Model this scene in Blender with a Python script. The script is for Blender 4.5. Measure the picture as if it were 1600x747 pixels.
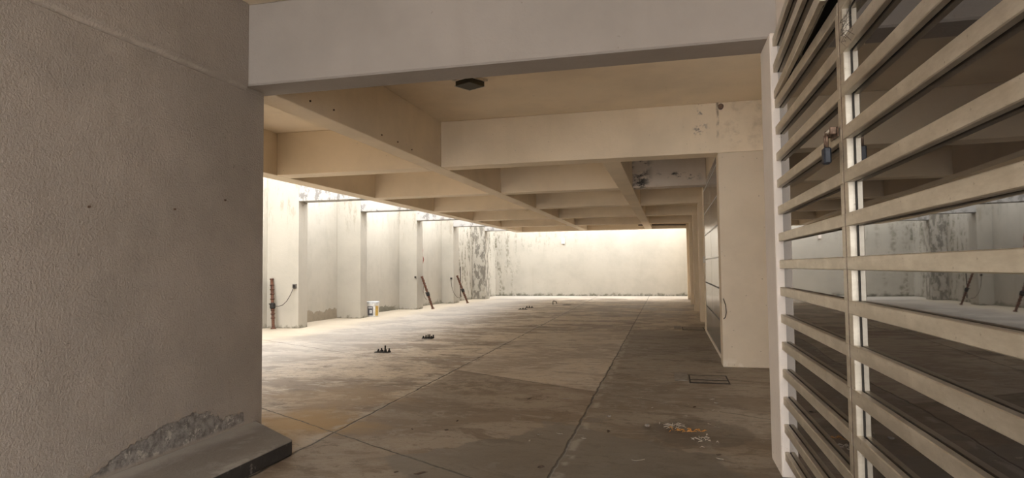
import bpy, bmesh, math, random
from mathutils import Matrix, Vector
random.seed(7)
scn = bpy.context.scene
for o in list(bpy.data.objects):
    bpy.data.objects.remove(o)
COL = scn.collection

# ------------------------------------------------------------------ camera
cam = bpy.data.cameras.new('camera')
cam.sensor_width = 36.0
cam.lens = 0.98483 * 1000 / 1600 * 36.0
cam.clip_start = 0.05
cam.clip_end = 200
co = bpy.data.objects.new('camera', cam)
COL.objects.link(co)
yaw, pitch, roll = 0.24372526, 0.04512977, -0.01056058
fwd = Vector((-math.sin(yaw) * math.cos(pitch), math.cos(yaw) * math.cos(pitch), math.sin(pitch)))
right = Vector((math.cos(yaw), math.sin(yaw), 0))
up = right.cross(fwd)
r2 = math.cos(roll) * right + math.sin(roll) * up
u2 = -math.sin(roll) * right + math.cos(roll) * up
mw = Matrix.Identity(4)
for i in range(3):
    mw[i][0], mw[i][1], mw[i][2] = r2[i], u2[i], -fwd[i]
mw.translation = Vector((0, 0, 1.25))
co.matrix_world = mw
scn.camera = co

# ------------------------------------------------------------------ light and exposure
SKY_STRENGTH = 6.7
w = bpy.data.worlds.new('overcast_sky')
scn.world = w
w.use_nodes = True
wn = w.node_tree
bg = wn.nodes['Background']
bg.inputs['Color'].default_value = (1.0, 0.985, 0.97, 1)
bg.inputs['Strength'].default_value = SKY_STRENGTH
scn.view_settings.view_transform = 'Standard'
scn.view_settings.look = 'None'
scn.view_settings.gamma = 1.0
scn.view_settings.use_curve_mapping = False
scn.view_settings.exposure = 0.0

# ------------------------------------------------------------------ node helpers
class S:
    """a socket with arithmetic"""
    def __init__(s, nt, so):
        s.nt, s.so = nt, so
    def _m(s, op, b=None, c=None):
        n = s.nt.nodes.new('ShaderNodeMath')
        n.operation = op
        for i, v in enumerate((s, b, c)):
            if v is None:
                continue
            if isinstance(v, S):
                s.nt.links.new(v.so, n.inputs[i])
            else:
                n.inputs[i].default_value = v
        return S(s.nt, n.outputs[0])
    def __add__(s, b): return s._m('ADD', b)
    def __sub__(s, b): return s._m('SUBTRACT', b)
    def __mul__(s, b): return s._m('MULTIPLY', b)
    def max(s, b): return s._m('MAXIMUM', b)
    def min(s, b): return s._m('MINIMUM', b)
    def abs(s): return s._m('ABSOLUTE')
    def inv(s): return (s * -1.0) + 1.0
    def step(s, a, b):
        """smooth 0..1 as s goes a..b"""
        n = s.nt.nodes.new('ShaderNodeMapRange')
        n.interpolation_type = 'SMOOTHSTEP'
        s.nt.links.new(s.so, n.inputs['Value'])
        if a < b:
            n.inputs['From Min'].default_value, n.inputs['From Max'].default_value = a, b
            return S(s.nt, n.outputs[0])
        n.inputs['From Min'].default_value, n.inputs['From Max'].default_value = b, a
        return S(s.nt, n.outputs[0]).inv()
    def ramp(s, stops):
        n = s.nt.nodes.new('ShaderNodeValToRGB')
        e = n.color_ramp.elements
        while len(e) < len(stops):
            e.new(0.5)
        for el, (p, v) in zip(e, stops):
            el.position = p
            el.color = (v, v, v, 1)
        s.nt.links.new(s.so, n.inputs[0])
        b = s.nt.nodes.new('ShaderNodeRGBToBW')
        s.nt.links.new(n.outputs[0], b.inputs[0])
        return S(s.nt, b.outputs[0])


class Mat:
    def __init__(s, name, rough=0.8, metallic=0.0):
        s.m = bpy.data.materials.new(name)
        s.m.use_nodes = True
        s.nt = s.m.node_tree
        s.b = s.nt.nodes['Principled BSDF']
        s.b.inputs['Roughness'].default_value = rough
        s.b.inputs['Metallic'].default_value = metallic
        tc = s.nt.nodes.new('ShaderNodeTexCoord')
        s.P = tc.outputs['Object']
        sp = s.nt.nodes.new('ShaderNodeSeparateXYZ')
        s.nt.links.new(s.P, sp.inputs[0])
        s.x, s.y, s.z = (S(s.nt, sp.outputs[i]) for i in range(3))
    def noise(s, scale, detail=4.0, rough=0.55, stretch=None, off=(0, 0, 0), dist=0.0):
        n = s.nt.nodes.new('ShaderNodeTexNoise')
        n.inputs['Scale'].default_value = scale
        n.inputs['Detail'].default_value = detail
        n.inputs['Roughness'].default_value = rough
        n.inputs['Distortion'].default_value = dist
        mp = s.nt.nodes.new('ShaderNodeMapping')
        mp.inputs['Scale'].default_value = stretch or (1, 1, 1)
        mp.inputs['Location'].default_value = off
        s.nt.links.new(s.P, mp.inputs[0])
        s.nt.links.new(mp.outputs[0], n.inputs['Vector'])
        return S(s.nt, n.outputs[0])
    def rgb(s, c):
        n = s.nt.nodes.new('ShaderNodeRGB')
        n.outputs[0].default_value = (*c, 1)
        return n.outputs[0]
    def mix(s, fac, a, b, mode='MIX'):
        n = s.nt.nodes.new('ShaderNodeMix')
        n.data_type = 'RGBA'
        n.blend_type = mode
        fi = [i for i in n.inputs if i.name == 'Factor' and i.type == 'VALUE'][0]
        ai, bi = [i for i in n.inputs if i.type == 'RGBA'][:2]
        if isinstance(fac, S):
            s.nt.links.new(fac.so, fi)
        else:
            fi.default_value = fac
        for v, i in ((a, ai), (b, bi)):
            if isinstance(v, tuple):
                i.default_value = (*v, 1)
            else:
                s.nt.links.new(v, i)
        return [o for o in n.outputs if o.type == 'RGBA'][0]
    def col(s, c):
        if isinstance(c, tuple):
            s.b.inputs['Base Color'].default_value = (*c, 1)
        else:
            s.nt.links.new(c, s.b.inputs['Base Color'])
    def rough(s, v):
        s.nt.links.new(v.so, s.b.inputs['Roughness'])
    def bump(s, h, dist=0.01, strength=1.0):
        n = s.nt.nodes.new('ShaderNodeBump')
        n.inputs['Distance'].default_value = dist
        n.inputs['Strength'].default_value = strength
        s.nt.links.new(h.so, n.inputs['Height'])
        s.nt.links.new(n.outputs[0], s.b.inputs['Normal'])


def simple(name, c, rough=0.5, metallic=0.0, var=0.15, scale=20.0, bump=0.0):
    m = Mat(name, rough, metallic)
    n = m.noise(scale, 4)
    d = tuple(v * (1 - var) for v in c)
    l = tuple(min(1, v * (1 + var)) for v in c)
    m.col(m.mix(n.step(0.3, 0.7), d, l))
    if bump:
        m.bump(m.noise(scale * 4, 3), bump)
    return m


def paint(name, base, speck=0.35, fine=0.004, streak=0.15):
    """old painted plaster: blotches, faint vertical streaks, small pits"""
    m = Mat(name, 0.85)
    dk = tuple(v * 0.86 for v in base)
    c = m.mix(m.noise(0.9, 5, 0.6).step(0.35, 0.7), base, dk)
    st = m.noise(3.0, 4, 0.6, (1, 1, 0.12)).step(0.55, 0.8) * streak
    c = m.mix(st, c, tuple(v * f for v, f in zip(base, (0.62, 0.58, 0.52))))
    pit = m.noise(26.0, 2, 0.5).step(0.73, 0.78) * speck
    c = m.mix(pit, c, (0.16, 0.13, 0.10))
    h = m.noise(45, 3, 0.6) * 0.5 + m.noise(6, 3, 0.5) * 0.9 + pit * -0.6
    m.bump(h, fine)
    return m, c


CREAM = (0.85, 0.72, 0.55)
m_beam, c = paint('cream_beam_paint', CREAM)
m_beam.col(c)
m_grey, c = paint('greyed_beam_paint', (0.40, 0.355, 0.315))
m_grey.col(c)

# the stained beam over the second bay
m_mold, c = paint('mold_stained_paint', (0.72, 0.63, 0.54))
k = m_mold.noise(4.5, 5, 0.7, (1, 1, 1.6)).step(0.46, 0.60)
loc = ((m_mold.x + 0.50).abs().step(0.30, 0.05)).max((m_mold.z - 2.86 + m_mold.x * 0.1).abs().step(0.09, 0.02) * (m_mold.x - 0.2).abs().step(0.45, 0.2))
c = m_mold.mix(k * loc, c, (0.05, 0.046, 0.045))
m_mold.col(c)

# second beam and pillar: damp marks and a rusty run beside the joint
m_damp, c = paint('damp_marked_paint', CREAM)
zone = (m_damp.x - 0.42 + (m_damp.noise(5, 3) - 0.5) * 0.3).abs().step(0.09, 0.0) * (m_damp.z - 3.03).abs().step(0.3, 0.12)
k = m_damp.noise(9, 5, 0.7).step(0.52, 0.64)
c = m_damp.mix(k * zone * 0.85, c, (0.17, 0.15, 0.15))
run = (m_damp.x - 0.625 + (m_damp.noise(14, 3) - 0.5) * 0.04).abs().step(0.022, 0.004) * m_damp.z.step(2.75, 3.0) * m_damp.noise(10, 3).step(0.35, 0.6)
c = m_damp.mix(run * 0.8, c, (0.20, 0.15, 0.11))
mott = m_damp.noise(7, 5, 0.7).step(0.45, 0.75) * m_damp.x.step(0.6, 0.75) * m_damp.z.step(2.6, 2.8)
c = m_damp.mix(mott * 0.45, c, (0.42, 0.33, 0.23))
m_damp.col(c)

# rough entrance wall with the blown plaster above the step
m_rough, c = paint('roughcast_wall', (0.40, 0.35, 0.305), 0.5, 0.004, 0.08)
y, z = m_rough.y, m_rough.z
t = (y - 2.6) * (1 / 1.8)
top = t.ramp([(0.0, 0.10), (0.14, 0.14), (0.25, 0.21), (0.42, 0.275), (0.56, 0.31), (0.63, 0.285), (0.72, 0.20), (0.845, 0.205), (0.86, 0.0)])
edge = top - z + (m_rough.noise(16, 5, 0.7) - 0.5) * 0.13
peel = edge.step(0.0, 0.012) * z.step(0.10, 0.13)
g = m_rough.mix(m_rough.noise(22, 5, 0.7).step(0.35, 0.65), (0.19, 0.175, 0.16), (0.40, 0.365, 0.335))
c = m_rough.mix(m_rough.noise(2.2, 4, 0.6).step(0.45, 0.8) * 0.35, c, (0.36, 0.315, 0.28))
halo = edge.step(-0.05, 0.0) * m_rough.noise(12, 4).step(0.5, 0.65) * z.step(0.10, 0.13)
g = m_rough.mix(m_rough.noise(13, 5, 0.75, off=(2, 2, 2)).step(0.56, 0.62) * 0.8, g, (0.62, 0.57, 0.51))
c = m_rough.mix(halo * 0.5, c, (0.50, 0.38, 0.28))
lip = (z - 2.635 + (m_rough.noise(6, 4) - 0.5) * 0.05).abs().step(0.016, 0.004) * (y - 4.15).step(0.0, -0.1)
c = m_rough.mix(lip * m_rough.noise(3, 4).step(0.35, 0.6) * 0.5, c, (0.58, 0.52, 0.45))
c = m_rough.mix(m_rough.noise(0.8, 5, 0.65, off=(3, 8, 1)).step(0.45, 0.62) * 0.3, c, (0.54, 0.47, 0.40))
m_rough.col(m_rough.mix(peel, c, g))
h = m_rough.noise(70, 3, 0.7) * 0.9 + m_rough.noise(11, 5, 0.6, (1, 1.0, 0.8), dist=0.3) * 0.6 + m_rough.noise(2.5, 4, 0.6) * 1.5 + peel * -2.6 + peel * m_rough.noise(30, 5, 0.8) * 2.2
m_rough.bump(h, 0.009)

m_pier, c = paint('cream_pillar_paint', (0.68, 0.575, 0.445), 0.6)
c = m_pier.mix(m_pier.noise(8, 5, 0.7).step(0.5, 0.65) * m_pier.z.step(0.14, 0.02) * 0.6, c, (0.78, 0.70, 0.60))
m_pier.col(c)

# courtyard walls: streaks from the top, moss at the foot, lost plaster in one bay
def yard(name, far=False):
    m, c = paint(name, (0.50, 0.468, 0.405), 0.2, 0.004, 0.25)
    n = m.noise(7, 5, 0.7)
    drip = m.noise(5.0, 5, 0.7, (1, 1, 0.22)).step(0.48, 0.6) * n.step(0.42, 0.55)
    foot = (m.z + (m.noise(4, 5, 0.7) - 0.5) * 0.5).step(0.13, 0.0)
    if far:
        zone = (m.x * -1).step(6.0, 7.7).max((m.x * -1).step(2.0, 5.0) * m.z.step(1.6, 2.4) * 0.35)
    else:
        zone = m.y.step(20.6, 23.4) * 0.9
        zone = zone.max(m.z.step(2.0, 3.0) * 0.3).max(0.06)
    c = m.mix(drip * zone, c, (0.15, 0.14, 0.10))
    c = m.mix(foot * n.step(0.3, 0.5) * (0.9 if far else 0.6), c, (0.10, 0.10, 0.07))
    if far:
        sc = ((m.x + 5.0).abs().step(1.5, 0.4)) * m.z.step(1.0, 0.6) * m.noise(6, 5, 0.75).step(0.60, 0.66)
        c = m.mix(sc * 0.7, c, (0.35, 0.28, 0.2))
    else:
        lost = ((m.z * -1) + 0.24 + (m.noise(5, 4, 0.6) - 0.5) * 0.35).step(0.0, 0.012) * m.y.step(13.2, 13.3) * m.y.step(14.75, 14.6)
        c = m.mix(lost, c, m.mix(n, (0.22, 0.19, 0.15), (0.40, 0.34, 0.26)))
        lost2 = ((m.z * -1) + 0.16 + (m.noise(6, 5, 0.7, off=(3, 1, 0)) - 0.5) * 0.5).step(0.0, 0.03) * m.y.step(15.4, 15.6) * m.y.step(17.9, 17.6)
        c = m.mix(lost2 * 0.85, c, (0.17, 0.16, 0.12))
        p = ((m.y - 16.0).abs().step(0.22, 0.05)) * ((m.z - 2.45).abs().step(0.12, 0.03)) * m.noise(9, 4).step(0.46, 0.55)
        c = m.mix(p * 0.8, c, (0.33, 0.28, 0.22))
    m.col(c)
    return m
m_yard = yard('courtyard_wall_paint')
m_far = yard('far_wall_paint', True)
m_butt, c = paint('buttress_paint', (0.50, 0.468, 0.405), 0.2, 0.004, 0.3)
moss = (m_butt.z + (m_butt.noise(6, 5, 0.7) - 0.5) * 0.34).step(0.06, -0.02)
c = m_butt.mix(moss * 0.75, c, (0.14, 0.13, 0.09))
drip = m_butt.noise(8, 5, 0.7, (1, 1, 0.22)).step(0.52, 0.62) * m_butt.z.step(1.9, 2.7)
c = m_butt.mix(drip * 0.5, c, (0.28, 0.24, 0.18))
old = m_butt.y.step(23.4, 23.9) * m_butt.noise(6, 5, 0.7, (1, 1, 0.4)).step(0.47, 0.56)
c = m_butt.mix(old * 0.85, c, (0.17, 0.155, 0.13))
m_butt.col(c)
m_strut, c = paint('weathered_strut_paint', (0.47, 0.46, 0.445), 0.3, 0.004, 0.2)
k = m_strut.noise(6, 5, 0.75, (1, 1, 0.6)).step(0.49, 0.57) * m_strut.noise(1.6, 3).step(0.40, 0.52)
c = m_strut.mix(k * 0.75, c, (0.17, 0.16, 0.15))
m_strut.col(c)
m_jamb, c = paint('pale_jamb_paint', (0.84, 0.75, 0.67), 0.7, 0.003, 0.15)
k = m_jamb.noise(16, 4, 0.7).step(0.6, 0.68)
c = m_jamb.mix(k * 0.4 * m_jamb.z.step(0.9, 0.0), c, (0.28, 0.2, 0.13))
m_jamb.col(c)

# concrete floor
m_floor = Mat('concrete_floor', 0.6)
F = m_floor
fx, fy = F.x, F.y
big = F.noise(0.7, 8, 0.68, (0.8, 1.25, 1), dist=0.4)
c = F.mix(big.step(0.44, 0.56), (0.27, 0.200, 0.138), (0.60, 0.515, 0.415))
dk = F.noise(1.3, 8, 0.72, (0.75, 1.4, 1), off=(4, 2, 0), dist=0.7)
c = F.mix(dk.step(0.53, 0.61) * 0.8, c, (0.155, 0.112, 0.076))
c = F.mix(F.noise(3.2, 7, 0.75, (0.6, 1.3, 1), off=(2, 9, 0), dist=1.2).step(0.54, 0.61) * 0.6, c, (0.66, 0.60, 0.52))
c = F.mix(F.noise(8, 6, 0.8, (0.8, 1.3, 1), off=(8, 3, 0)).step(0.54, 0.61) * 0.65, c, (0.13, 0.098, 0.07))
c = F.mix(F.noise(30, 4, 0.8).step(0.55, 0.66) * 0.45, c, (0.12, 0.095, 0.072))
# swept tyre arcs and the oily patch beyond the first joint crossing
def ring(cx, cy, r, wd):
    d = (((fx - cx)._m('POWER', 2.0) + (fy - cy)._m('POWER', 2.0))._m('SQRT') - r)
    return (d + (F.noise(2, 4) - 0.5) * 0.12).abs().step(wd, wd * 0.25) * F.noise(14, 5, 0.8).step(0.48, 0.60)
arcs = ring(-4.0, 4.4, 3.9, 0.09).max(ring(-4.0, 4.4, 4.25, 0.06)).max(ring(3.2, 11.5, 4.2, 0.07)).max(ring(3.2, 11.5, 3.5, 0.05)).max(ring(-1.5, 14.5, 3.1, 0.10)).max(ring(1.2, 6.2, 1.5, 0.05)).max(ring(1.2, 6.2, 1.2, 0.03))
c = F.mix(arcs * 0.6, c, (0.60, 0.55, 0.48))
oil = (((fx + 2.0)._m('POWER', 2.0) * 1.6 + (fy - 6.5)._m('POWER', 2.0))._m('SQRT') + (F.noise(2.5, 6, 0.75) - 0.5) * 1.4).step(0.75, 0.35)
c = F.mix(oil * F.noise(7, 5, 0.75).step(0.42, 0.56) * 0.75, c, (0.11, 0.082, 0.06))
# the tyre-scuffed middle
scuff = F.noise(2.2, 6, 0.75, (0.9, 2.2, 1), off=(1, 7, 0), dist=1.4).step(0.50, 0.60)
mid = (fx + 0.9).abs().step(2.4, 0.6) * (fy - 9.2).abs().step(4.2, 1.2)
c = F.mix(scuff * mid * 0.8, c, (0.66, 0.60, 0.53))
# cleaner bay by the courtyard and sandy edge along the wall
c = F.mix(fx.step(-3.8, -5.6) * 0.6, c, (0.38, 0.36, 0.335))
c = F.mix((fx + (F.noise(1.5, 4) - 0.5) * 1.2).step(-6.4, -7.2) * 0.7, c, (0.56, 0.48, 0.36))
c = F.mix(fy.step(24.2, 25.2) * 0.6, c, (0.55, 0.52, 0.47))
# dirtier pours on the right and in front
wob = (F.noise(1.4, 5, 0.6) - 0.5)
dr = (fx + 0.74).step(-0.03, 0.03) * (fy - 12.6 + wob * 0.6).step(0.1, -0.1)
c = F.mix(dr * 0.62, c, (0.15, 0.125, 0.10))
k2 = fy + fx * 0.56
fr = (fx + 2.55).step(0.0, 0.05) * (k2 - 5.98).step(0.03, -0.03) * (fx + 0.74).step(0.03, -0.03)
lt = (fx + 2.55).step(0.0, 0.05) * (k2 - 5.98).step(-0.03, 0.03) * (fx + 0.74).step(0.03, -0.03) * (fy - fx * 0.394 - 12.756).step(0.05, -0.05)
c = F.mix(lt * 0.35, c, (0.56, 0.49, 0.41))
c = F.mix(fr * 0.58, c, (0.185, 0.142, 0.105))
wet = ((fx + 0.55).abs() * 0.7 + (fy - 3.9 + wob * 0.5).abs() * 0.75 + wob * 1.2).step(1.0, 0.9)
c = F.mix(wet * 0.6, c, (0.10, 0.088, 0.075))
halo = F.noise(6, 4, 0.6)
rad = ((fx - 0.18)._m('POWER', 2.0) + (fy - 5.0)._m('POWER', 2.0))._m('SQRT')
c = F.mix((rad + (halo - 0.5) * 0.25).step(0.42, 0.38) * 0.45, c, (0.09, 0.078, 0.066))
# rusty orange patch by the step
orr = ((fx + 2.95).abs() * 0.8 + (fy - 4.65).abs() + (F.noise(3, 5, 0.65) - 0.5) * 0.9)
c = F.mix(orr.step(0.85, 0.2) * 0.85, c, (0.40, 0.245, 0.075))
c = F.mix(((fx + 3.2).abs() + (fy - 5.6).abs() + (F.noise(2, 5, 0.65, off=(5, 5, 0)) - 0.5) * 1.4).step(1.0, 0.4) * 0.4, c, (0.40, 0.27, 0.13))
# joints
wj = (F.noise(5, 4) - 0.5) * 0.05
def joint(d, half):
    return (d + wj).abs().step(half + 0.005, half * 0.4)
j1 = fx + 2.514 + (fy - 4.4) * 0.02
j2 = fx + 0.715 + (fy - 3.76) * 0.005
k1 = (fy + fx * 0.58 - 2.958) * 0.865
k2j = (fy + fx * 0.565 - 5.935) * 0.87
k3 = (fy - fx * 0.394 - 12.756) * 0.93
cracks = joint(j1, 0.010).max(joint(j2, 0.009)).max(joint(k1, 0.006)).max(joint(k2j, 0.005))
cracks = cracks.max(joint(k3, 0.012) * (fx + 2.7).step(0, 0.05) * (fx + 0.7).step(0.05, 0.0))
ed = (j1 + wj * 2 + 0.05).abs().step(0.07, 0.02).max((j2 + wj * 2 - 0.05).abs().step(0.05, 0.01))
c = F.mix(ed * F.noise(8, 4).step(0.45, 0.6) * 0.5, c, (0.50, 0.46, 0.41))
c = F.mix(cracks * (F.noise(3, 4, 0.7).step(0.3, 0.55) * 0.5 + 0.4), c, (0.05, 0.042, 0.035))
# grit
c = F.mix(F.noise(55, 2).step(0.70, 0.76) * 0.5, c, (0.07, 0.06, 0.05))
F.col(c)
F.rough((big.step(0.3, 0.7) * 0.2 + 0.5) - wet * 0.16)
F.bump(F.noise(70, 3) * 0.25 + F.noise(5, 5, 0.6) * 0.5 + cracks * -1.5, 0.005)

m_kerb, c = paint('grimy_step_concrete', (0.24, 0.215, 0.19), 0.5, 0.008, 0.2)
k = m_kerb.noise(4, 5, 0.7).step(0.5, 0.7)
c = m_kerb.mix(k * 0.45, c, (0.40, 0.37, 0.33))
c = m_kerb.mix((m_kerb.x + (m_kerb.noise(4, 4) - 0.5) * 0.3).step(-2.88, -3.05) * 0.7, c, (0.44, 0.41, 0.375))
c = m_kerb.mix((m_kerb.x + 2.53).abs().step(0.05, 0.01) * m_kerb.noise(6, 4, 0.7).step(0.45, 0.6) * 0.5, c, (0.46, 0.43, 0.39))
fr = m_kerb.x.step(-2.535, -2.505) * m_kerb.z.step(0.094, 0.088) * m_kerb.noise(7, 5, 0.7).step(0.72, 0.60)
c = m_kerb.mix(fr * 0.92, c, (0.022, 0.02, 0.02))
m_kerb.col(c)

# gate aluminium: worn anodised box section
m_alu = Mat('worn_aluminium', 0.42, 0.85)
n = m_alu.noise(9, 5, 0.65, (1, 0.6, 2.2))
c = m_alu.mix(n.step(0.35, 0.7), (0.54, 0.48, 0.39), (0.70, 0.64, 0.54))
dirt = m_alu.noise(34, 4, 0.7).step(0.63, 0.70)
c = m_alu.mix(dirt * 0.6, c, (0.24, 0.18, 0.12))
m_alu.col(c)
m_alu.rough(n * 0.2 + 0.34)
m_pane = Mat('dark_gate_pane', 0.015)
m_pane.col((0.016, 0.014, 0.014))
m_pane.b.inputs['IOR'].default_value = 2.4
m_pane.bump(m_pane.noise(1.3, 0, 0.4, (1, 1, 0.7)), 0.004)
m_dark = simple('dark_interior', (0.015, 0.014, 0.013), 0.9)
m_door = Mat('grey_sheet_steel', 0.22, 0.75)
n = m_door.noise(1.6, 4, 0.6)
m_door.col(m_door.mix(n.step(0.35, 0.7), (0.42, 0.40, 0.385), (0.52, 0.50, 0.48)))
m_door.bump(m_door.noise(3, 2), 0.004)
m_seam = simple('dark_door_seam', (0.09, 0.08, 0.075), 0.6)
m_seam_l = simple('pale_door_seam', (0.55, 0.53, 0.5), 0.4, 0.4)
m_rust = Mat('rusty_steel', 0.8, 0.25)
n = m_rust.noise(28, 5, 0.7)
m_rust.col(m_rust.mix(n.step(0.35, 0.65), (0.06, 0.028, 0.02), (0.19, 0.085, 0.05)))
m_rust.bump(m_rust.noise(60, 4), 0.004)
m_cable = simple('dark_cable', (0.05, 0.035, 0.03), 0.6)
m_redcable = simple('red_cable', (0.32, 0.06, 0.04), 0.6)
m_black = simple('black_iron', (0.022, 0.02, 0.018), 0.7, 0.3, 0.4, 40)
m_lock = simple('blue_grey_lock_body', (0.028, 0.032, 0.042), 0.45, 0.2, 0.3, 60)
m_brown = simple('browned_steel', (0.16, 0.105, 0.075), 0.45, 0.6, 0.5, 70)
m_white = simple('white_plastic', (0.78, 0.78, 0.77), 0.4)
m_lid = simple('pale_grey_plastic', (0.62, 0.64, 0.68), 0.4)
m_label = simple('charcoal_label_print', (0.10, 0.10, 0.12), 0.5)
m_yellow = simple('ochre_label_print', (0.60, 0.40, 0.10), 0.5)
m_glass = Mat('smoky_lamp_glass', 0.5)
m_glass.b.inputs['Specular IOR Level'].default_value = 0.25
m_glass.col((0.045, 0.042, 0.03))
m_rim = simple('lamp_rim_metal', (0.62, 0.56, 0.47), 0.35, 0.3)
m_box = simple('grey_outlet_box', (0.16, 0.14, 0.125), 0.6)
m_cover = simple('drain_cover_concrete', (0.25, 0.215, 0.18), 0.75, 0, 0.25, 12, 0.004)
m_patch = simple('cement_patch', (0.26, 0.235, 0.21), 0.8, 0, 0.2, 14, 0.004)
m_pale = simple('bleached_twig', (0.40, 0.355, 0.295), 0.8, 0, 0.3, 80)
m_orange = simple('dry_orange_leaf', (0.50, 0.25, 0.07), 0.8, 0, 0.4, 60)
m_browntwig = simple('dark_dry_leaf', (0.10, 0.07, 0.05), 0.8, 0, 0.4, 60)
m_stone = simple('grey_pebble', (0.33, 0.29, 0.25), 0.8, 0, 0.3, 60)
m_web = simple('dusty_cobweb', (0.12, 0.10, 0.08), 0.9)

# ------------------------------------------------------------------ mesh helpers
def box(bm, x0, x1, y0, y1, z0, z1):
    v = [bm.verts.new(p) for p in ((x0, y0, z0), (x1, y0, z0), (x1, y1, z0), (x0, y1, z0), (x0, y0, z1), (x1, y0, z1), (x1, y1, z1), (x0, y1, z1))]
    for f in ((0, 3, 2, 1), (4, 5, 6, 7), (0, 1, 5, 4), (1, 2, 6, 5), (2, 3, 7, 6), (3, 0, 4, 7)):
        bm.faces.new([v[i] for i in f])


def prism(bm, pts, z0, z1):
    """vertical prism over a plan polygon (counter-clockwise)"""
    a = [bm.verts.new((x, y, z0)) for x, y in pts]
    b = [bm.verts.new((x, y, z1)) for x, y in pts]
    bm.faces.new(list(reversed(a)))
    bm.faces.new(b)
    for i in range(len(pts)):
        j = (i + 1) % len(pts)
        bm.faces.new((a[i], a[j], b[j], b[i]))


def tube(bm, pts, radii, seg=8, cap=True):
    pts = [Vector(p) for p in pts]
    if not hasattr(radii, '__len__'):
        radii = [radii] * len(pts)
    rings = []
    ref = Vector((0.31, 0.2, 0.93))
    for i, p in enumerate(pts):
        d = (pts[min(i + 1, len(pts) - 1)] - pts[max(i - 1, 0)]).normalized()
        if abs(d.dot(ref)) > 0.95:
            ref = Vector((0.9, 0.1, 0.2))
        u = d.cross(ref).normalized()
        v = d.cross(u)
        rings.append([bm.verts.new(p + (u * math.cos(a) + v * math.sin(a)) * radii[i]) for a in (2 * math.pi * q / seg for q in range(seg))])
    for r, s in zip(rings, rings[1:]):
        for q in range(seg):
            bm.faces.new((r[q], r[(q + 1) % seg], s[(q + 1) % seg], s[q]))
    if cap:
        bm.faces.new(list(reversed(rings[0])))
        bm.faces.new(rings[-1])


def lathe(bm, prof, c=(0, 0, 0), seg=24):
    rings = []
    for r, z in prof:
        rings.append([bm.verts.new((c[0] + r * math.cos(2 * math.pi * q / seg), c[1] + r * math.sin(2 * math.pi * q / seg), c[2] + z)) for q in range(seg)])
    for r, s in zip(rings, rings[1:]):
        for q in range(seg):
            bm.faces.new((r[q], r[(q + 1) % seg], s[(q + 1) % seg], s[q]))
    bm.faces.new(list(reversed(rings[0])))
    bm.faces.new(rings[-1])


def obj(name, bm, m, parent=None, bevel=0.0, smooth=False, loc=None):
    me = bpy.data.meshes.new(name)
    bmesh.ops.recalc_face_normals(bm, faces=bm.faces[:])
    if bevel:
        bmesh.ops.bevel(bm, geom=bm.edges[:], offset=bevel, segments=1, affect='EDGES')
    if smooth:
        for f in bm.faces:
            f.smooth = True
    bm.to_mesh(me)
    bm.free()
    me.materials.append(m.m if isinstance(m, Mat) else m)
    o = bpy.data.objects.new(name, me)
    COL.objects.link(o)
    if parent is not None:
        o.parent = parent
    if loc:
        o.location = loc
    return o


def tag(o, label, cat, group=None, kind=None):
    o['label'] = label
    o['category'] = cat
    if group:
        o['group'] = group
    if kind:
        o['kind'] = kind
    return o


def thing(name, label, cat, loc, rotz=0.0, group=None):
    o = bpy.data.objects.new(name, None)
    o.empty_display_size = 0.1
    COL.objects.link(o)
    o.location = loc
    o.rotation_euler = (0, 0, rotz)
    return tag(o, label, cat, group)


def struct(name, bm, m, label, cat, group=None, bevel=0.006):
    return tag(obj(name, bm, m, bevel=bevel), label, cat, group, 'structure')


def sbox(name, dims, m, label, cat, group=None, bevel=0.006):
    bm = bmesh.new()
    box(bm, *dims)
    return struct(name, bm, m, label, cat, group, bevel)

ZB, ZC = 2.653, 3.285
# ------------------------------------------------------------------ the shell
sbox('floor', (-9.2, 1.7, -6.0, 27.4, -0.2, 0.0), m_floor, 'stained concrete floor with diagonal joints and pale tyre scuffs', 'floor', bevel=0)
sbox('ceiling', (-5.93, 1.7, -2.2, 24.6, ZC, ZC + 0.16), m_beam, 'cream painted ceiling slab above the deep beams', 'ceiling', bevel=0)  # with the side walls, runs on unseen behind the camera to dim entrance daylight

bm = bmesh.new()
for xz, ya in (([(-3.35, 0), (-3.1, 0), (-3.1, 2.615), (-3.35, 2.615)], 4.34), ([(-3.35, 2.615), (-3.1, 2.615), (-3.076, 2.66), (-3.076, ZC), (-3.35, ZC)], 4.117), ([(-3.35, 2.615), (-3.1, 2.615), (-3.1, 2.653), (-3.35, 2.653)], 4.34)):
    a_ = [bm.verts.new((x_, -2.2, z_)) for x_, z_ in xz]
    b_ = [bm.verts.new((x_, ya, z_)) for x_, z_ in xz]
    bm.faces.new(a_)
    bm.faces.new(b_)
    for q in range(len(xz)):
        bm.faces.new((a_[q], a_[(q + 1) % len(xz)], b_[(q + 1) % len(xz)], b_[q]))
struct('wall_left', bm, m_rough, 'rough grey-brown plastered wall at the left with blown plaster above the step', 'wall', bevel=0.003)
sbox('wall_back', (-8.9, -3.35, 4.10, 4.33, 0, ZC), m_beam, 'unseen cream wall added behind the end of the rough left wall', 'wall')  # out of view, added to contain and bounce the light

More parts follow.
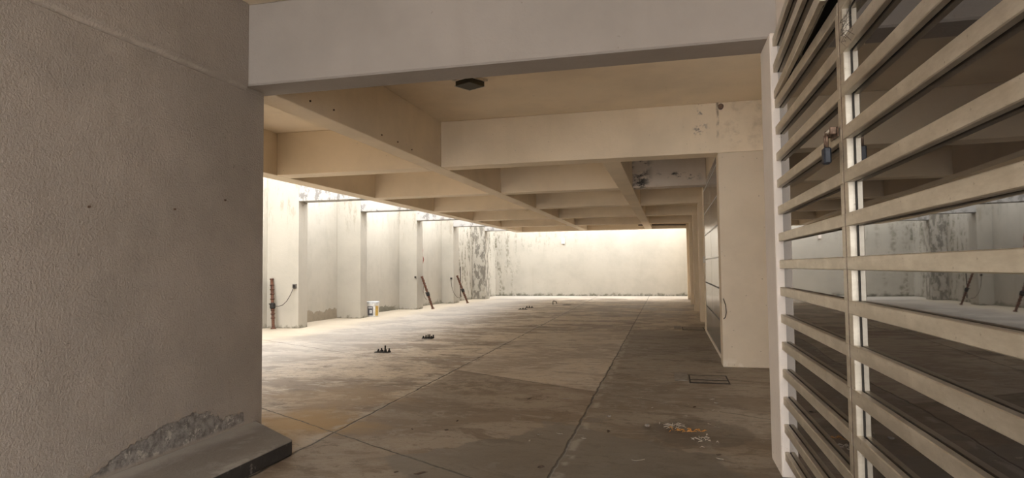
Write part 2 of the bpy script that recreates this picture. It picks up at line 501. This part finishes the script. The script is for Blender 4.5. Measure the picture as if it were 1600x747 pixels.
def wx(y):
    return -8.6 + (y - 10.0) * 0.0655
bm = bmesh.new()
prism(bm, [(wx(4.0) - 0.25, 4.0), (wx(4.0), 4.0), (wx(27.0), 27.0), (wx(27.0) - 0.25, 27.0)], 0, 5.0)
struct('wall_courtyard', bm, m_yard, 'sunlit cream boundary wall behind the buttresses with flaking plaster at its foot', 'wall', bevel=0)
sbox('wall_far', (-8.6, 1.7, 27.0, 27.25, 0, 5.0), m_far, 'bright cream far end wall with moss along its foot', 'wall', bevel=0)
sbox('wall_right', (0.80, 1.05, 12.70, 27.0, 0, ZC), m_beam, 'cream wall running back along the right behind the pillars', 'wall')
sbox('wall_entrance', (0.66, 0.9, -2.2, 0.98, 0, ZC), m_rough, 'unseen wall beside the camera at the near end of the slatted gate', 'wall')  # out of view, lengthened behind the camera to dim the entrance daylight

sbox('wall_recess', (1.6, 1.75, 4.03, 8.6, 0, ZC), m_beam, 'cream side wall of the recess between the gate pillar and the broad pillar', 'wall')

# ------------------------------------------------------------------ beams across
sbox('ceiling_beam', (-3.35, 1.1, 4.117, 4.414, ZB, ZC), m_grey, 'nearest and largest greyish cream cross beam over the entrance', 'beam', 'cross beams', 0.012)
rows = [8.2, 11.42, 14.65, 17.87, 21.1]
D = 0.33
XL0, XL1, XA0, XA1, XB0, XB1, XR = -5.93, -5.63, -3.29, -3.045, -0.855, -0.605, 0.63
nth = ['second cross beam from the entrance', 'third cross beam from the entrance', 'fourth cross beam from the entrance', 'fifth cross beam from the entrance', 'sixth cross beam from the entrance']
for i, y0 in enumerate(rows):
    sbox('ceiling_beam', (XL1, XA0, y0, y0 + D, ZB, ZC), m_beam, 'cream beam stub left of the long middle beam, part of the ' + nth[i], 'beam', 'cross beams')
    if i == 0:
        sbox('ceiling_beam', (XA1, 1.6, y0, y0 + D, ZB, ZC), m_damp, 'cream cross beam with damp marks that lands on the right pillar', 'beam', 'cross beams')
    else:
        sbox('ceiling_beam', (XA1, XB0, y0, y0 + D, ZB, ZC), m_beam, 'cream beam stub between the two long beams, part of the ' + nth[i], 'beam', 'cross beams')
        x1 = 0.655 if i == 1 else 0.80
        sbox('ceiling_beam', (XB1, x1, y0, y0 + D, ZB, ZC), m_mold if i == 1 else m_beam,
             'grey beam stub with black mould above the steel door' if i == 1 else 'cream beam stub right of the right long beam, part of the ' + nth[i], 'beam', 'cross beams')
sbox('ceiling_beam', (-5.93, 0.80, 24.3, 24.6, ZB, ZC), m_beam, 'last cross beam, facing the bright far wall', 'beam', 'cross beams')
sbox('ceiling_beam', (XA0, XA1, 4.414, 24.3, ZB, ZC), m_beam, 'long beam running away from the end of the rough left wall', 'beam', 'long beams')
sbox('ceiling_beam', (XB0, XB1, 8.2 + D, 24.3, ZB, ZC), m_beam, 'shorter long beam nearest the steel door', 'beam', 'long beams')
sbox('ceiling_beam', (XL0, XL1, 4.33, 24.3, ZB, ZC), m_beam, 'long edge beam beside the open courtyard strip', 'beam', 'long beams')
sbox('lintel', (0.66, 1.05, 8.2 + D, 12.33, 2.75, ZC), m_beam, 'cream lintel above the grey steel door', 'lintel')

# pillars on the right
sbox('concrete_pillar', (0.618, 1.1, 4.03, 4.414, 0, ZB), m_jamb, 'pale pillar with scuffed edge that carries the slatted gate', 'pillar', 'right hand pillars')
sbox('concrete_pillar', (0.618, 1.6, 8.204, 8.2 + D, 0, ZB), m_pier, 'broad cream pillar beside the steel door', 'pillar', 'right hand pillars')
sbox('concrete_pillar', (0.645, 0.80, 12.33, 12.70, 0, ZC), m_beam, 'slim cream pillar at the far side of the steel door', 'pillar', 'right hand pillars')
for y0, nm in ((14.65, 'first slim pillar beyond the steel door'), (17.87, 'second slim pillar beyond the steel door'), (21.1, 'third slim pillar beyond the steel door'), (24.3, 'last slim pillar at the far end of the ceiling')):
    sbox('concrete_pillar', (0.65, 0.80, y0, y0 + D, 0, ZB), m_beam, 'cream ' + nm, 'pillar', 'right hand pillars')

# buttresses and struts on the left
ord5 = ['nearest', 'second', 'third', 'fourth', 'farthest and most stained']
butt = [(-7.70, 12.0, 0.35), (-7.63, 14.66, 0.36), (-7.49, 18.02, 0.5), (-7.42, 21.2, 0.6), (-7.14, 24.2, 0.6)]
for i, (x1, y0, d) in enumerate(butt):
    bm = bmesh.new()
    prism(bm, [(wx(y0) + 0.0, y0), (x1, y0), (x1, y0 + d), (wx(y0 + d) + 0.0, y0 + d)], 0, 3.3)
    struct('buttress_column', bm, m_butt, ord5[i] + ' cream buttress standing out from the courtyard wall', 'buttress', 'courtyard buttresses')
    sbox('strut_beam', (x1, XL0, y0 + 0.004, y0 + min(d, 0.35), 2.72, 3.18), m_strut, 'weathered strut from the ' + ord5[i] + ' buttress to the edge beam', 'strut', 'courtyard struts')

# step at the foot of the left wall
bm = bmesh.new()
prism(bm, [(-3.1, 0.6), (-2.5, 0.6), (-2.5, 3.83), (-2.52, 3.86), (-3.1, 4.27)], 0, 0.098)
tag(obj('kerb', bm, m_kerb, bevel=0.008), 'grimy concrete step with blackened edge along the rough left wall', 'step', kind='structure')

# ------------------------------------------------------------------ steel door on the right
bm = bmesh.new()
box(bm, 0.672, 0.70, 8.2 + D, 12.33, 0, 2.75)
dr = tag(obj('door_1', bm, m_dark), 'wide grey sheet-steel door beside the broad pillar', 'door', kind='structure')
zs = [0.04, 0.51, 0.94, 1.36, 1.80, 2.20, 2.63, 2.75]
for y0, y1 in ((8.56, 10.50), (10.54, 12.31)):
    bm = bmesh.new()
    box(bm, 0.655, 0.672, y0, y1, 0.03, 2.745)
    lf = obj('door_leaf', bm, m_door, dr, 0.003)
    for q, zz in enumerate(zs[1:-1]):
        bm = bmesh.new()
        box(bm, 0.651, 0.655, y0 + 0.02, y1 - 0.02, zz - 0.011, zz + 0.011)
        obj('seam_strip', bm, m_seam if q < 2 else m_seam_l, lf)
bm = bmesh.new()
box(bm, 0.646, 0.655, 8.56, 12.31, 0.0, 0.05)
obj('bottom_rail', bm, m_jamb, dr)
bm = bmesh.new()
box(bm, 0.630, 0.645, 12.34, 12.42, 1.30, 1.42)
tag(obj('hinge_plate', bm, m_white, bevel=0.003), 'small pale hinge plate on the slim pillar at the far door edge', 'hinge')

# ------------------------------------------------------------------ slatted gate
GX, BD, BH, PITCH, Z0 = 0.637, 0.027, 0.050, 0.1607, 1.252
def gate_leaf(label, y_far, y_near, ks, loc, rot, zadd=0.0, ends=True):
    """leaf in local space: hinge line at origin, running to -y; front faces at x = 0"""
    t = thing('metal_gate', label, 'gate', loc, rot, 'slatted gate leaves')
    L = y_far - y_near
    zlo, zhi = Z0 + ks[0] * PITCH + zadd - BH / 2, Z0 + ks[-1] * PITCH + zadd + BH / 2
    for a, b in ((-0.045, 0.0), (-L, -L + 0.045)):
        bm = bmesh.new()
        box(bm, 0.002, BD, a, b, zlo, zhi)
        obj('stile', bm, m_alu, t, 0.002)
    bm = bmesh.new()
    box(bm, 0, BD - 0.002, -L + 0.004, -0.004, -BH / 2, BH / 2)
    r = obj('rail', bm, m_alu, t, 0.003)
    for i, kk in enumerate(ks):
        o = r if i == 0 else r.copy()
        if i:
            COL.objects.link(o)
            o.parent = t
        o.location = (0, 0, Z0 + kk * PITCH + zadd)
    bm = bmesh.new()
    box(bm, BD, BD + 0.006, -L + 0.01, -0.01, zlo + 0.005, zhi - 0.005)
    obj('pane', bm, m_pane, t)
    for a, b in ((-0.064, -0.045), (-L + 0.045, -L + 0.064)):
        bm = bmesh.new()
        box(bm, BD - 0.0015, BD + 0.001, a, b, zlo, zhi)
        obj('gasket', bm, m_black, t)
    return t
g1 = gate_leaf('closed slatted gate leaf next to the pale pillar', 4.10, 2.575, list(range(-7, 7)), (GX, 4.10, 0), 0.0)
g2 = gate_leaf('slatted gate leaf at the right edge of the photo, nearest the camera', 2.563, 0.99, list(range(-7, 9)), (GX, 2.563, 0), 0.0)
g3 = gate_leaf('upper slatted flap standing ajar over the gate leaf by the pale pillar', 4.10, 2.565, [0, 1, 2], (GX, 4.10, 0), math.radians(-2.4), zadd=6 * PITCH + 0.056)
# meeting strip with the bright edge between the leaves
bm = bmesh.new()
box(bm, GX + 0.002, GX + 0.02, 2.5635, 2.5745, 0.10, 2.60)
tag(obj('gate_post', bm, m_brown, bevel=0.002), 'thin upright metal strip between the two slatted gate leaves', 'post')
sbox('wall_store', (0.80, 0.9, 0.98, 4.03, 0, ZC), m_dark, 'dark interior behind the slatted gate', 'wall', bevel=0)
sbox('lintel', (0.66, 0.80, 0.98, 4.03, 2.63, ZC), m_jamb, 'pale lintel over the slatted gate', 'lintel')

# padlock and hasp
hz = 1.752
pl = thing('padlock', 'dark padlock hanging from the latch where the gate leaves meet', 'padlock', (GX - 0.035, 2.655, hz))
bm = bmesh.new()
box(bm, -0.014, 0.014, -0.022, 0.022, -0.115, -0.05)
obj('lock_body', bm, m_lock, pl, 0.006)
bm = bmesh.new()
arc = [(0, -0.013, -0.055), (0, -0.013, -0.012)] + [(0, -0.013 * math.cos(a), -0.012 + 0.013 * math.sin(a)) for a in (math.pi * q / 6 for q in range(1, 6))] + [(0, 0.013, -0.012), (0, 0.013, -0.055)]
tube(bm, arc, 0.0055, 8)
obj('shackle', bm, m_brown, pl, smooth=True)
ha = thing('latch', 'browned steel latch bolted to the gate above the padlock', 'latch', (GX - 0.001, 2.64, hz))
bm = bmesh.new()
box(bm, -0.006, -0.001, -0.04, 0.07, -0.018, 0.02)
obj('latch_plate', bm, m_brown, ha, 0.002)
bm = bmesh.new()
tube(bm, [(-0.022, -0.03, 0.012), (-0.022, 0.075, 0.012)], 0.008, 8)
obj('bolt', bm, m_rim, ha, smooth=True)
for yy in (-0.025, 0.05):
    bm = bmesh.new()
    box(bm, -0.030, -0.006, yy - 0.007, yy + 0.007, -0.006, 0.022)
    obj('staple', bm, m_brown, ha, 0.002)
# cobweb strands on the near leaf
bm = bmesh.new()
for q in range(22):
    a = Vector((GX - 0.003, 2.52 - random.random() * 0.09, 2.16 - random.random() * 0.10))
    b = Vector((GX - 0.004, 2.47 - random.random() * 0.12, 2.02 + random.random() * 0.14))
    tube(bm, [a, (a + b) / 2 + Vector((-0.012, 0, -0.012)), b], 0.0008, 4)
tag(obj('cobweb', bm, m_web), 'dusty cobweb in the upper corner of the near gate leaf', 'cobweb')

# ------------------------------------------------------------------ ceiling lamp
lp = thing('ceiling_lamp', 'square bulkhead lamp with smoky glass on the ceiling behind the nearest beam', 'lamp', (-2.04, 6.40, ZC), math.radians(-27))
bm = bmesh.new()
box(bm, -0.122, 0.122, -0.122, 0.122, -0.030, 0.0)
obj('base_plate', bm, m_rim, lp, 0.003)
bm = bmesh.new()
box(bm, -0.120, -0.108, -0.118, 0.120, -0.088, -0.074)
box(bm, -0.108, 0.118, 0.110, 0.120, -0.086, -0.078)
obj('rim', bm, m_rim, lp, 0.002)
bm = bmesh.new()
box(bm, -0.112, 0.112, -0.112, 0.112, -0.084, -0.030)
obj('lens', bm, m_glass, lp, 0.006)
for sx in (-1, 1):
    bm = bmesh.new()
    tube(bm, [(sx * 0.108, sx * 0.108, -0.016), (sx * 0.135, sx * 0.135, -0.016)], 0.010, 8)
    obj('knob', bm, m_rim, lp)

# ------------------------------------------------------------------ courtyard fittings
def prop(label, foot, head):
    t = thing('steel_prop', label, 'prop', foot, 0, 'rusty props leaning in the courtyard')
    d = Vector(head) - Vector(foot)
    L = d.length
    d.normalize()
    P = lambda s: tuple(d * s)
    bm = bmesh.new()
    tube(bm, [P(0.02), P(L)], 0.032, 12)
    obj('shaft', bm, m_rust, t, smooth=False)
    bm = bmesh.new()
    tube(bm, [P(0.0), P(0.03)], [0.06, 0.045], 12)
    obj('foot', bm, m_rust, t)
    for f in (0.22, 0.30, 0.38, 0.60, 0.70, 0.79, 0.88):
        bm = bmesh.new()
        tube(bm, [P(L * f - 0.014), P(L * f), P(L * f + 0.014)], [0.036, 0.052, 0.036], 12)
        obj('ring', bm, m_rust, t)
    bm = bmesh.new()
    tube(bm, [P(L * 0.40), P(L * 0.42), P(L * 0.50), P(L * 0.52)], [0.04, 0.058, 0.058, 0.04], 10)
    obj('clamp', bm, m_black, t)
    bm = bmesh.new()
    q = Vector(P(L * 0.5))
    tube(bm, [q + Vector((-0.07, -0.02, 0)), q + Vector((0.07, -0.02, 0.01))], 0.012, 8)
    obj('pin', bm, m_black, t)
    bm = bmesh.new()
    tube(bm, [P(L - 0.005), P(L + 0.012)], [0.046, 0.042], 12)
    obj('top_plate', bm, m_rust, t)
    return t
prop('rusty ringed steel prop leaning on the nearest buttress', (-8.165, 11.80, 0), (-8.31, 11.945, 1.05))
prop('rusty ringed steel prop leaning on the third buttress', (-7.08, 18.3, 0), (-7.435, 18.3, 0.99))
prop('rusty ringed steel prop leaning on the fourth buttress', (-6.97, 21.42, 0), (-7.36, 21.42, 0.97))


def outlet(label, x, y, z, s=0.035):
    t = thing('outlet_box', label, 'outlet box', (x, y, z), 0, 'outlet boxes on the buttresses')
    bm = bmesh.new()
    box(bm, -s, s, -0.035, 0.0, -s, s)
    obj('box', bm, m_box, t, 0.004)
    bm = bmesh.new()
    box(bm, -s * 0.7, s * 0.7, -0.042, -0.036, -s * 0.7, s * 0.7)
    obj('cover_plate', bm, m_black, t)
outlet('small dark outlet box on the nearest buttress', -7.78, 12.0, 0.90, 0.045)
outlet('small dark outlet box on the fourth buttress', -7.50, 21.2, 0.885)
outlet('small outlet box on the edge of the third buttress', -7.53, 18.02, 0.985, 0.03)


def cable(label, pts, m, r=0.007):
    bm = bmesh.new()
    tube(bm, pts, r, 6)
    tag(obj('cable', bm, m, smooth=True), label, 'cable', 'loose cables')
cable('dark cable sagging from the outlet box to the nearest rusty prop', [(-7.79, 11.955, 0.86), (-7.85, 11.94, 0.72), (-7.93, 11.92, 0.58), (-8.02, 11.91, 0.50), (-8.10, 11.88, 0.475), (-8.165, 11.865, 0.48)], m_cable)
cable('dark cable hanging from the outlet box on the fourth buttress', [(-7.50, 21.155, 0.85), (-7.47, 21.14, 0.6), (-7.40, 21.14, 0.38), (-7.28, 21.16, 0.22), (-7.18, 21.22, 0.20)], m_cable)
cable('thin dark cable looping beside the prop at the third buttress', [(-7.36, 18.25, 0.74), (-7.38, 18.25, 0.55), (-7.34, 18.25, 0.38), (-7.28, 18.24, 0.30), (-7.25, 18.235, 0.30)], m_cable, 0.006)
cable('red-brown cable dangling on the wall behind the third buttress', [(wx(19.6) + 0.02, 19.6, 2.0), (wx(19.6) + 0.03, 19.62, 1.85), (wx(19.6) + 0.02, 19.6, 1.7), (wx(19.6) + 0.04, 19.66, 1.55), (wx(19.6) + 0.02, 19.62, 1.38)], m_redcable, 0.014)
cable('dark conduit bent on the stained wall beyond the fourth buttress', [(wx(22.9) + 0.02, 22.9, 1.3), (wx(22.9) + 0.03, 22.88, 0.9), (wx(22.9) + 0.04, 22.8, 0.5), (wx(22.9) + 0.1, 22.7, 0.15)], m_cable, 0.016)
cable('small wire loop hanging at the edge of the broad pillar', [(0.64, 8.19, 0.84), (0.662, 8.17, 0.76), (0.668, 8.165, 0.67), (0.655, 8.17, 0.61), (0.635, 8.19, 0.59)], m_cable, 0.005)
# pipe stub in the damp pillar head
bm = bmesh.new()
lathe(bm, [(0.012, 0), (0.034, 0.0), (0.034, 0.05), (0.012, 0.05)], seg=16)
ps = tag(obj('pipe_stub', bm, m_brown), 'short brown pipe stub high on the beam above the broad pillar', 'pipe')
ps.rotation_euler = (math.radians(90), 0, 0)
ps.location = (0.665, 8.2, 3.225)
# rail under the last-but-one beam
bm = bmesh.new()
tube(bm, [(-1.1, 24.24, 2.80), (-0.4, 24.24, 2.79), (0.63, 24.24, 2.765)], 0.022, 8)
tag(obj('conduit_pipe', bm, m_black), 'dark pipe run along the face of the last cross beam', 'pipe')
bm = bmesh.new()
box(bm, -4.50, -4.36, 26.94, 27.0, 2.25, 2.46)
tag(obj('junction_box', bm, m_jamb, bevel=0.006), 'small pale junction box high on the bright far wall', 'junction box')

# bucket
bk = thing('bucket', 'white lidded paint bucket with a grey and ochre label by the second buttress', 'bucket', (-7.63, 15.35, 0))
bm = bmesh.new()
lathe(bm, [(0.143, 0), (0.150, 0.005), (0.165, 0.33), (0.172, 0.335), (0.172, 0.345), (0.165, 0.348)], seg=32)
bd = obj('body', bm, m_white, bk, smooth=False)
bm = bmesh.new()
lathe(bm, [(0.174, 0.345), (0.176, 0.35), (0.176, 0.385), (0.168, 0.392), (0.15, 0.392), (0.148, 0.385)], seg=32)
obj('lid', bm, m_lid, bk)
def wrap(a0, a1, z0, z1, off, n=10):
    bm = bmesh.new()
    rows_ = []
    for zz in (z0, z1):
        r = 0.150 + (0.165 - 0.150) * zz / 0.33 + off
        rows_.append([bm.verts.new((r * math.cos(a0 + (a1 - a0) * q / n), r * math.sin(a0 + (a1 - a0) * q / n), zz)) for q in range(n + 1)])
    for q in range(n):
        bm.faces.new((rows_[0][q], rows_[0][q + 1], rows_[1][q + 1], rows_[1][q]))
    return bm
# towards the camera is roughly direction (0.44, -0.9)
ca = math.atan2(-0.9, 0.44)
lb = obj('label', wrap(ca - 1.0, ca + 0.02, 0.03, 0.27, 0.002), m_label, bk)
lb['label'] = 'charcoal label with a white emblem'
obj('emblem', wrap(ca - 0.55, ca - 0.15, 0.09, 0.17, 0.004), m_white, lb)
for q in range(4):
    obj('lettering', wrap(ca - 0.80 + q * 0.19, ca - 0.68 + q * 0.19, 0.215, 0.25, 0.004, 3), m_white, lb)
obj('emblem_centre', wrap(ca - 0.39, ca - 0.31, 0.105, 0.155, 0.006, 3), m_label, lb)
yl = obj('label', wrap(ca + 0.42, ca + 1.1, 0.02, 0.28, 0.002), m_yellow, bk)
yl['label'] = 'ochre label panel'
bm = bmesh.new()
tube(bm, [(0.172 * math.cos(a), 0.172 * math.sin(a), 0.33 - 0.10 * math.sin((a - ca - 0.2) / 2.6 * math.pi)) for a in (ca + 0.2 + 2.6 * q / 14 for q in range(15))], 0.003, 6)
obj('handle', bm, m_rim, bk)

# ------------------------------------------------------------------ things on the floor
def anchor(label, x, y, w_, studs, tall=None):
    t = thing('floor_anchor', label, 'floor anchor', (x, y, 0), 0, 'cut-off anchor bolts in the floor')
    bm = bmesh.new()
    box(bm, -w_, w_, -0.05, 0.05, 0.0, 0.012)
    obj('base_plate', bm, m_black, t, 0.003)
    for sx, sy, h in studs:
        bm = bmesh.new()
        tube(bm, [(sx, sy, 0.01), (sx + 0.004, sy, h)], 0.012, 8)
        tube(bm, [(sx, sy, 0.012), (sx, sy, 0.030)], 0.020, 6)
        obj('stud', bm, m_black, t)
    return t
anchor('dark cut-off anchor bolts in the pale floor, nearest the camera', -4.19, 8.75, 0.115, [(-0.07, 0.0, 0.05), (-0.035, 0.03, 0.06), (0.0, -0.01, 0.04), (0.03, 0.02, 0.10), (0.06, -0.02, 0.05), (0.095, 0.02, 0.06)])
anchor('dark cut-off anchor bolts in the floor, second from the camera', -4.20, 10.6, 0.10, [(-0.085, 0.0, 0.045), (-0.05, 0.03, 0.06), (0.0, 0.0, 0.075), (0.025, 0.02, 0.075), (0.07, -0.01, 0.05), (0.09, 0.03, 0.065)])
anchor('dark flat anchor plate with low bolts, nearer of the far pair on the left', -4.25, 18.35, 0.13, [(-0.08, 0, 0.03), (0.0, 0, 0.05), (0.07, 0, 0.03)])
anchor('dark flat anchor plate with low bolts, farther of the far pair on the left', -4.22, 19.1, 0.12, [(-0.08, 0, 0.05), (0.0, 0, 0.06), (0.08, 0, 0.05)])
hk = thing('floor_hook', 'small bent dark hook sticking out of the floor near the far end', 'hook', (-3.72, 20.8, 0))
bm = bmesh.new()
tube(bm, [(-0.07, 0, 0), (-0.07, 0, 0.10), (-0.05, 0, 0.12), (0.04, 0, 0.10), (0.06, 0, 0.03)], 0.013, 8)
obj('hook', bm, m_black, hk)
bm = bmesh.new()
lathe(bm, [(0.03, 0.0), (0.16, 0.002), (0.13, 0.012), (0.03, 0.016)], seg=14)
o = tag(obj('manhole_cover', bm, m_black), 'small dark round cover in the floor near the far end', 'cover')
o.location = (-3.28, 20.6, 0)
o.scale = (1, 1, 1)


def cover(label, x0, x1, y0, y1):
    t = thing('drain_cover', label, 'drain cover', ((x0 + x1) / 2, (y0 + y1) / 2, 0), 0, 'floor drain covers')
    hx, hy = (x1 - x0) / 2, (y1 - y0) / 2
    bm = bmesh.new()
    box(bm, -hx - 0.015, hx + 0.015, -hy - 0.06, hy + 0.05, 0.001, 0.003)
    obj('frame', bm, m_black, t)
    for a, b in ((-hy, -hy + 0.11), (-hy + 0.17, hy)):
        bm = bmesh.new()
        box(bm, -hx, hx, a, b, 0.003, 0.0055)
        obj('slab', bm, m_cover, t, 0.001)
    bm = bmesh.new()
    box(bm, -hx - 0.17, -hx - 0.025, hy - 0.36, hy + 0.14, 0.001, 0.010)
    obj('mortar_patch', bm, m_patch, t, 0.004)
cover('concrete drain cover with dark slits in front of the broad pillar', 0.20, 0.585, 7.08, 7.50)
cover('concrete drain cover beside the far edge of the steel door', 0.24, 0.63, 12.75, 13.35)


def chip(name, label, cat, x, y, ln, wd, m, rz, group=None, pebble=False):
    bm = bmesh.new()
    if pebble:
        bmesh.ops.create_icosphere(bm, subdivisions=2, radius=ln / 2)
        for v in bm.verts:
            v.co.x *= 1.1 + 0.1 * math.sin(v.co.y * 90)
            v.co.z *= 0.6
            v.co.z += ln * 0.28
    else:
        n = 6
        prev = None
        for q in range(n + 1):
            u = q / n - 0.5
            ww = wd * (1 - (2 * u) ** 2 * 0.85) / 2
            z_ = 0.003 + 0.25 * ln * (2 * u) ** 2 * 0.35
            yy = 0.12 * ln * math.sin(u * 5)
            cur = [bm.verts.new((u * ln, yy - ww, z_ + ww * 0.5)), bm.verts.new((u * ln, yy, z_)), bm.verts.new((u * ln, yy + ww, z_ + ww * 0.7))]
            if prev:
                bm.faces.new((prev[0], cur[0], cur[1], prev[1]))
                bm.faces.new((prev[1], cur[1], cur[2], prev[2]))
            prev = cur
        r = bmesh.ops.extrude_face_region(bm, geom=bm.faces[:])
        for v in [g_ for g_ in r['geom'] if isinstance(g_, bmesh.types.BMVert)]:
            v.co.z += 0.002
    o = obj(name, bm, m, smooth=pebble)
    o.location = (x, y, 0.0)
    o.rotation_euler = (0, 0, rz)
    return tag(o, label, cat, group)
chip('dry_leaf', 'dark curled leaf on the floor at the bottom edge of the photo', 'leaf', -1.49, 3.63, 0.085, 0.022, m_browntwig, 0.5)
chip('pebble', 'round grey pebble left of the orange leaf heap', 'pebble', -0.19, 5.07, 0.04, 0, m_stone, 0.3, pebble=True)
chip('twig', 'pale straight twig lying alone between the floor joint and the gate', 'twig', -0.22, 4.17, 0.085, 0.008, m_pale, 0.1)
chip('twig', 'longest pale twig just left of the right floor joint', 'twig', -0.97, 5.96, 0.11, 0.012, m_pale, 0.05)
chip('twig', 'short brown twig left of the longest pale twig', 'twig', -1.31, 5.89, 0.07, 0.012, m_browntwig, 0.9)
chip('pebble', 'small brown stone right of the right floor joint', 'pebble', -0.51, 5.33, 0.035, 0, m_stone, 1.0, pebble=True)
chip('dry_leaf', 'dark crumpled leaf bit between the small stone and the pebble', 'leaf', -0.47, 4.84, 0.05, 0.03, m_browntwig, 1.2)
chip('dry_leaf', 'dark crumpled leaf bit beside the right floor joint near the bottom', 'leaf', -0.80, 3.9, 0.045, 0.03, m_browntwig, 0.4)
chip('dry_leaf', 'pale upright leaf flake just behind the orange leaf heap', 'leaf', 0.11, 5.47, 0.045, 0.022, m_pale, 1.5)
for x, y in ((-1.22, 5.12), (-0.96, 4.65), (-0.82, 4.71), (-1.0, 4.48), (-0.63, 4.62)):
    chip('litter_chip', 'tiny pale leaf bit scattered left of the right floor joint', 'leaf bit', x, y, random.uniform(0.03, 0.06), 0.012, m_pale, random.uniform(0, 3), 'pale leaf bits left of the joint')
for x, y in ((-0.30, 6.12), (-0.17, 5.73), (0.14, 5.93), (0.34, 5.73), (0.38, 5.67), (0.42, 5.38), (0.33, 5.14), (0.28, 5.23), (0.36, 6.19), (0.39, 6.03), (0.29, 4.31)):
    chip('litter_chip', 'tiny pale leaf bit scattered on the dark floor before the drain cover', 'leaf bit', x, y, random.uniform(0.03, 0.055), 0.014, m_pale, random.uniform(0, 3), 'pale leaf bits before the drain cover')
for x, y in ((-1.7, 4.93), (-1.96, 4.61), (-1.69, 4.64), (0.19, 5.83), (0.29, 4.40), (-1.65, 3.63)):
    chip('litter_chip', 'tiny dark leaf bit on the bare floor', 'leaf bit', x, y, random.uniform(0.03, 0.05), 0.014, m_browntwig, random.uniform(0, 3), 'dark leaf bits')
# the heap of dry leaves
def heap(name, label, cat, cx, cy, n, sx, sy, m):
    bm = bmesh.new()
    for q in range(n):
        x, y = cx + random.gauss(0, sx), cy + random.gauss(0, sy)
        a = random.uniform(0, 6.3)
        ln = random.uniform(0.02, 0.055)
        z_ = random.uniform(0.004, 0.02)
        d = Vector((math.cos(a), math.sin(a), random.uniform(-0.2, 0.2))) * ln / 2
        p = Vector((x, y, z_ + 0.006))
        mid = p + Vector((0, 0, random.uniform(0, 0.01)))
        tube(bm, [p - d, mid, p + d], [0.002, random.uniform(0.003, 0.006), 0.0015], 5)
    return tag(obj(name, bm, m), label, cat, kind='stuff')
heap('dry_leaves', 'heap of pale curled leaves and twigs on the dark floor', 'dry leaves', 0.0, 5.07, 26, 0.05, 0.05, m_pale)
heap('dry_leaves', 'orange dry leaves in the middle of the heap on the dark floor', 'dry leaves', 0.09, 4.95, 30, 0.06, 0.022, m_orange)
heap('dry_leaves', 'thin pale stalks strewn in front of the orange dry leaves', 'dry leaves', 0.21, 4.72, 20, 0.05, 0.055, m_pale)

# anchors and pits in the rough wall
for y_, z_, lab in ((3.416, 1.649, 'rusty screw plug in the rough left wall, lower of the two towards its far end'), (3.893, 1.756, 'rusty screw plug in the rough left wall nearest its far end'), (2.796, 1.609, 'dark screw hole plug in the middle of the rough left wall')):
    bm = bmesh.new()
    lathe(bm, [(0.003, 0), (0.0065, 0), (0.0065, 0.012), (0.003, 0.014)], seg=10)
    o = tag(obj('wall_plug', bm, m_brown), lab, 'wall plug', 'wall plugs')
    o.rotation_euler = (0, math.radians(90), 0)
    o.location = (-3.1, y_, z_)
for (y_, z_), lab in zip(((4.908, 2.735), (5.312, 2.753), (6.336, 2.723), (6.758, 2.726), (7.172, 2.71)), ('nearest the entrance', 'second from the entrance', 'third from the entrance', 'fourth from the entrance', 'farthest from the entrance')):
    bm = bmesh.new()
    lathe(bm, [(0.004, 0), (0.009, 0), (0.009, 0.010), (0.004, 0.012)], seg=10)
    o = tag(obj('beam_plug', bm, m_brown), 'small screw plug on the long beam side, ' + lab, 'wall plug', 'plugs on the long beam')
    o.rotation_euler = (0, math.radians(90), 0)
    o.location = (-3.045, y_, z_)
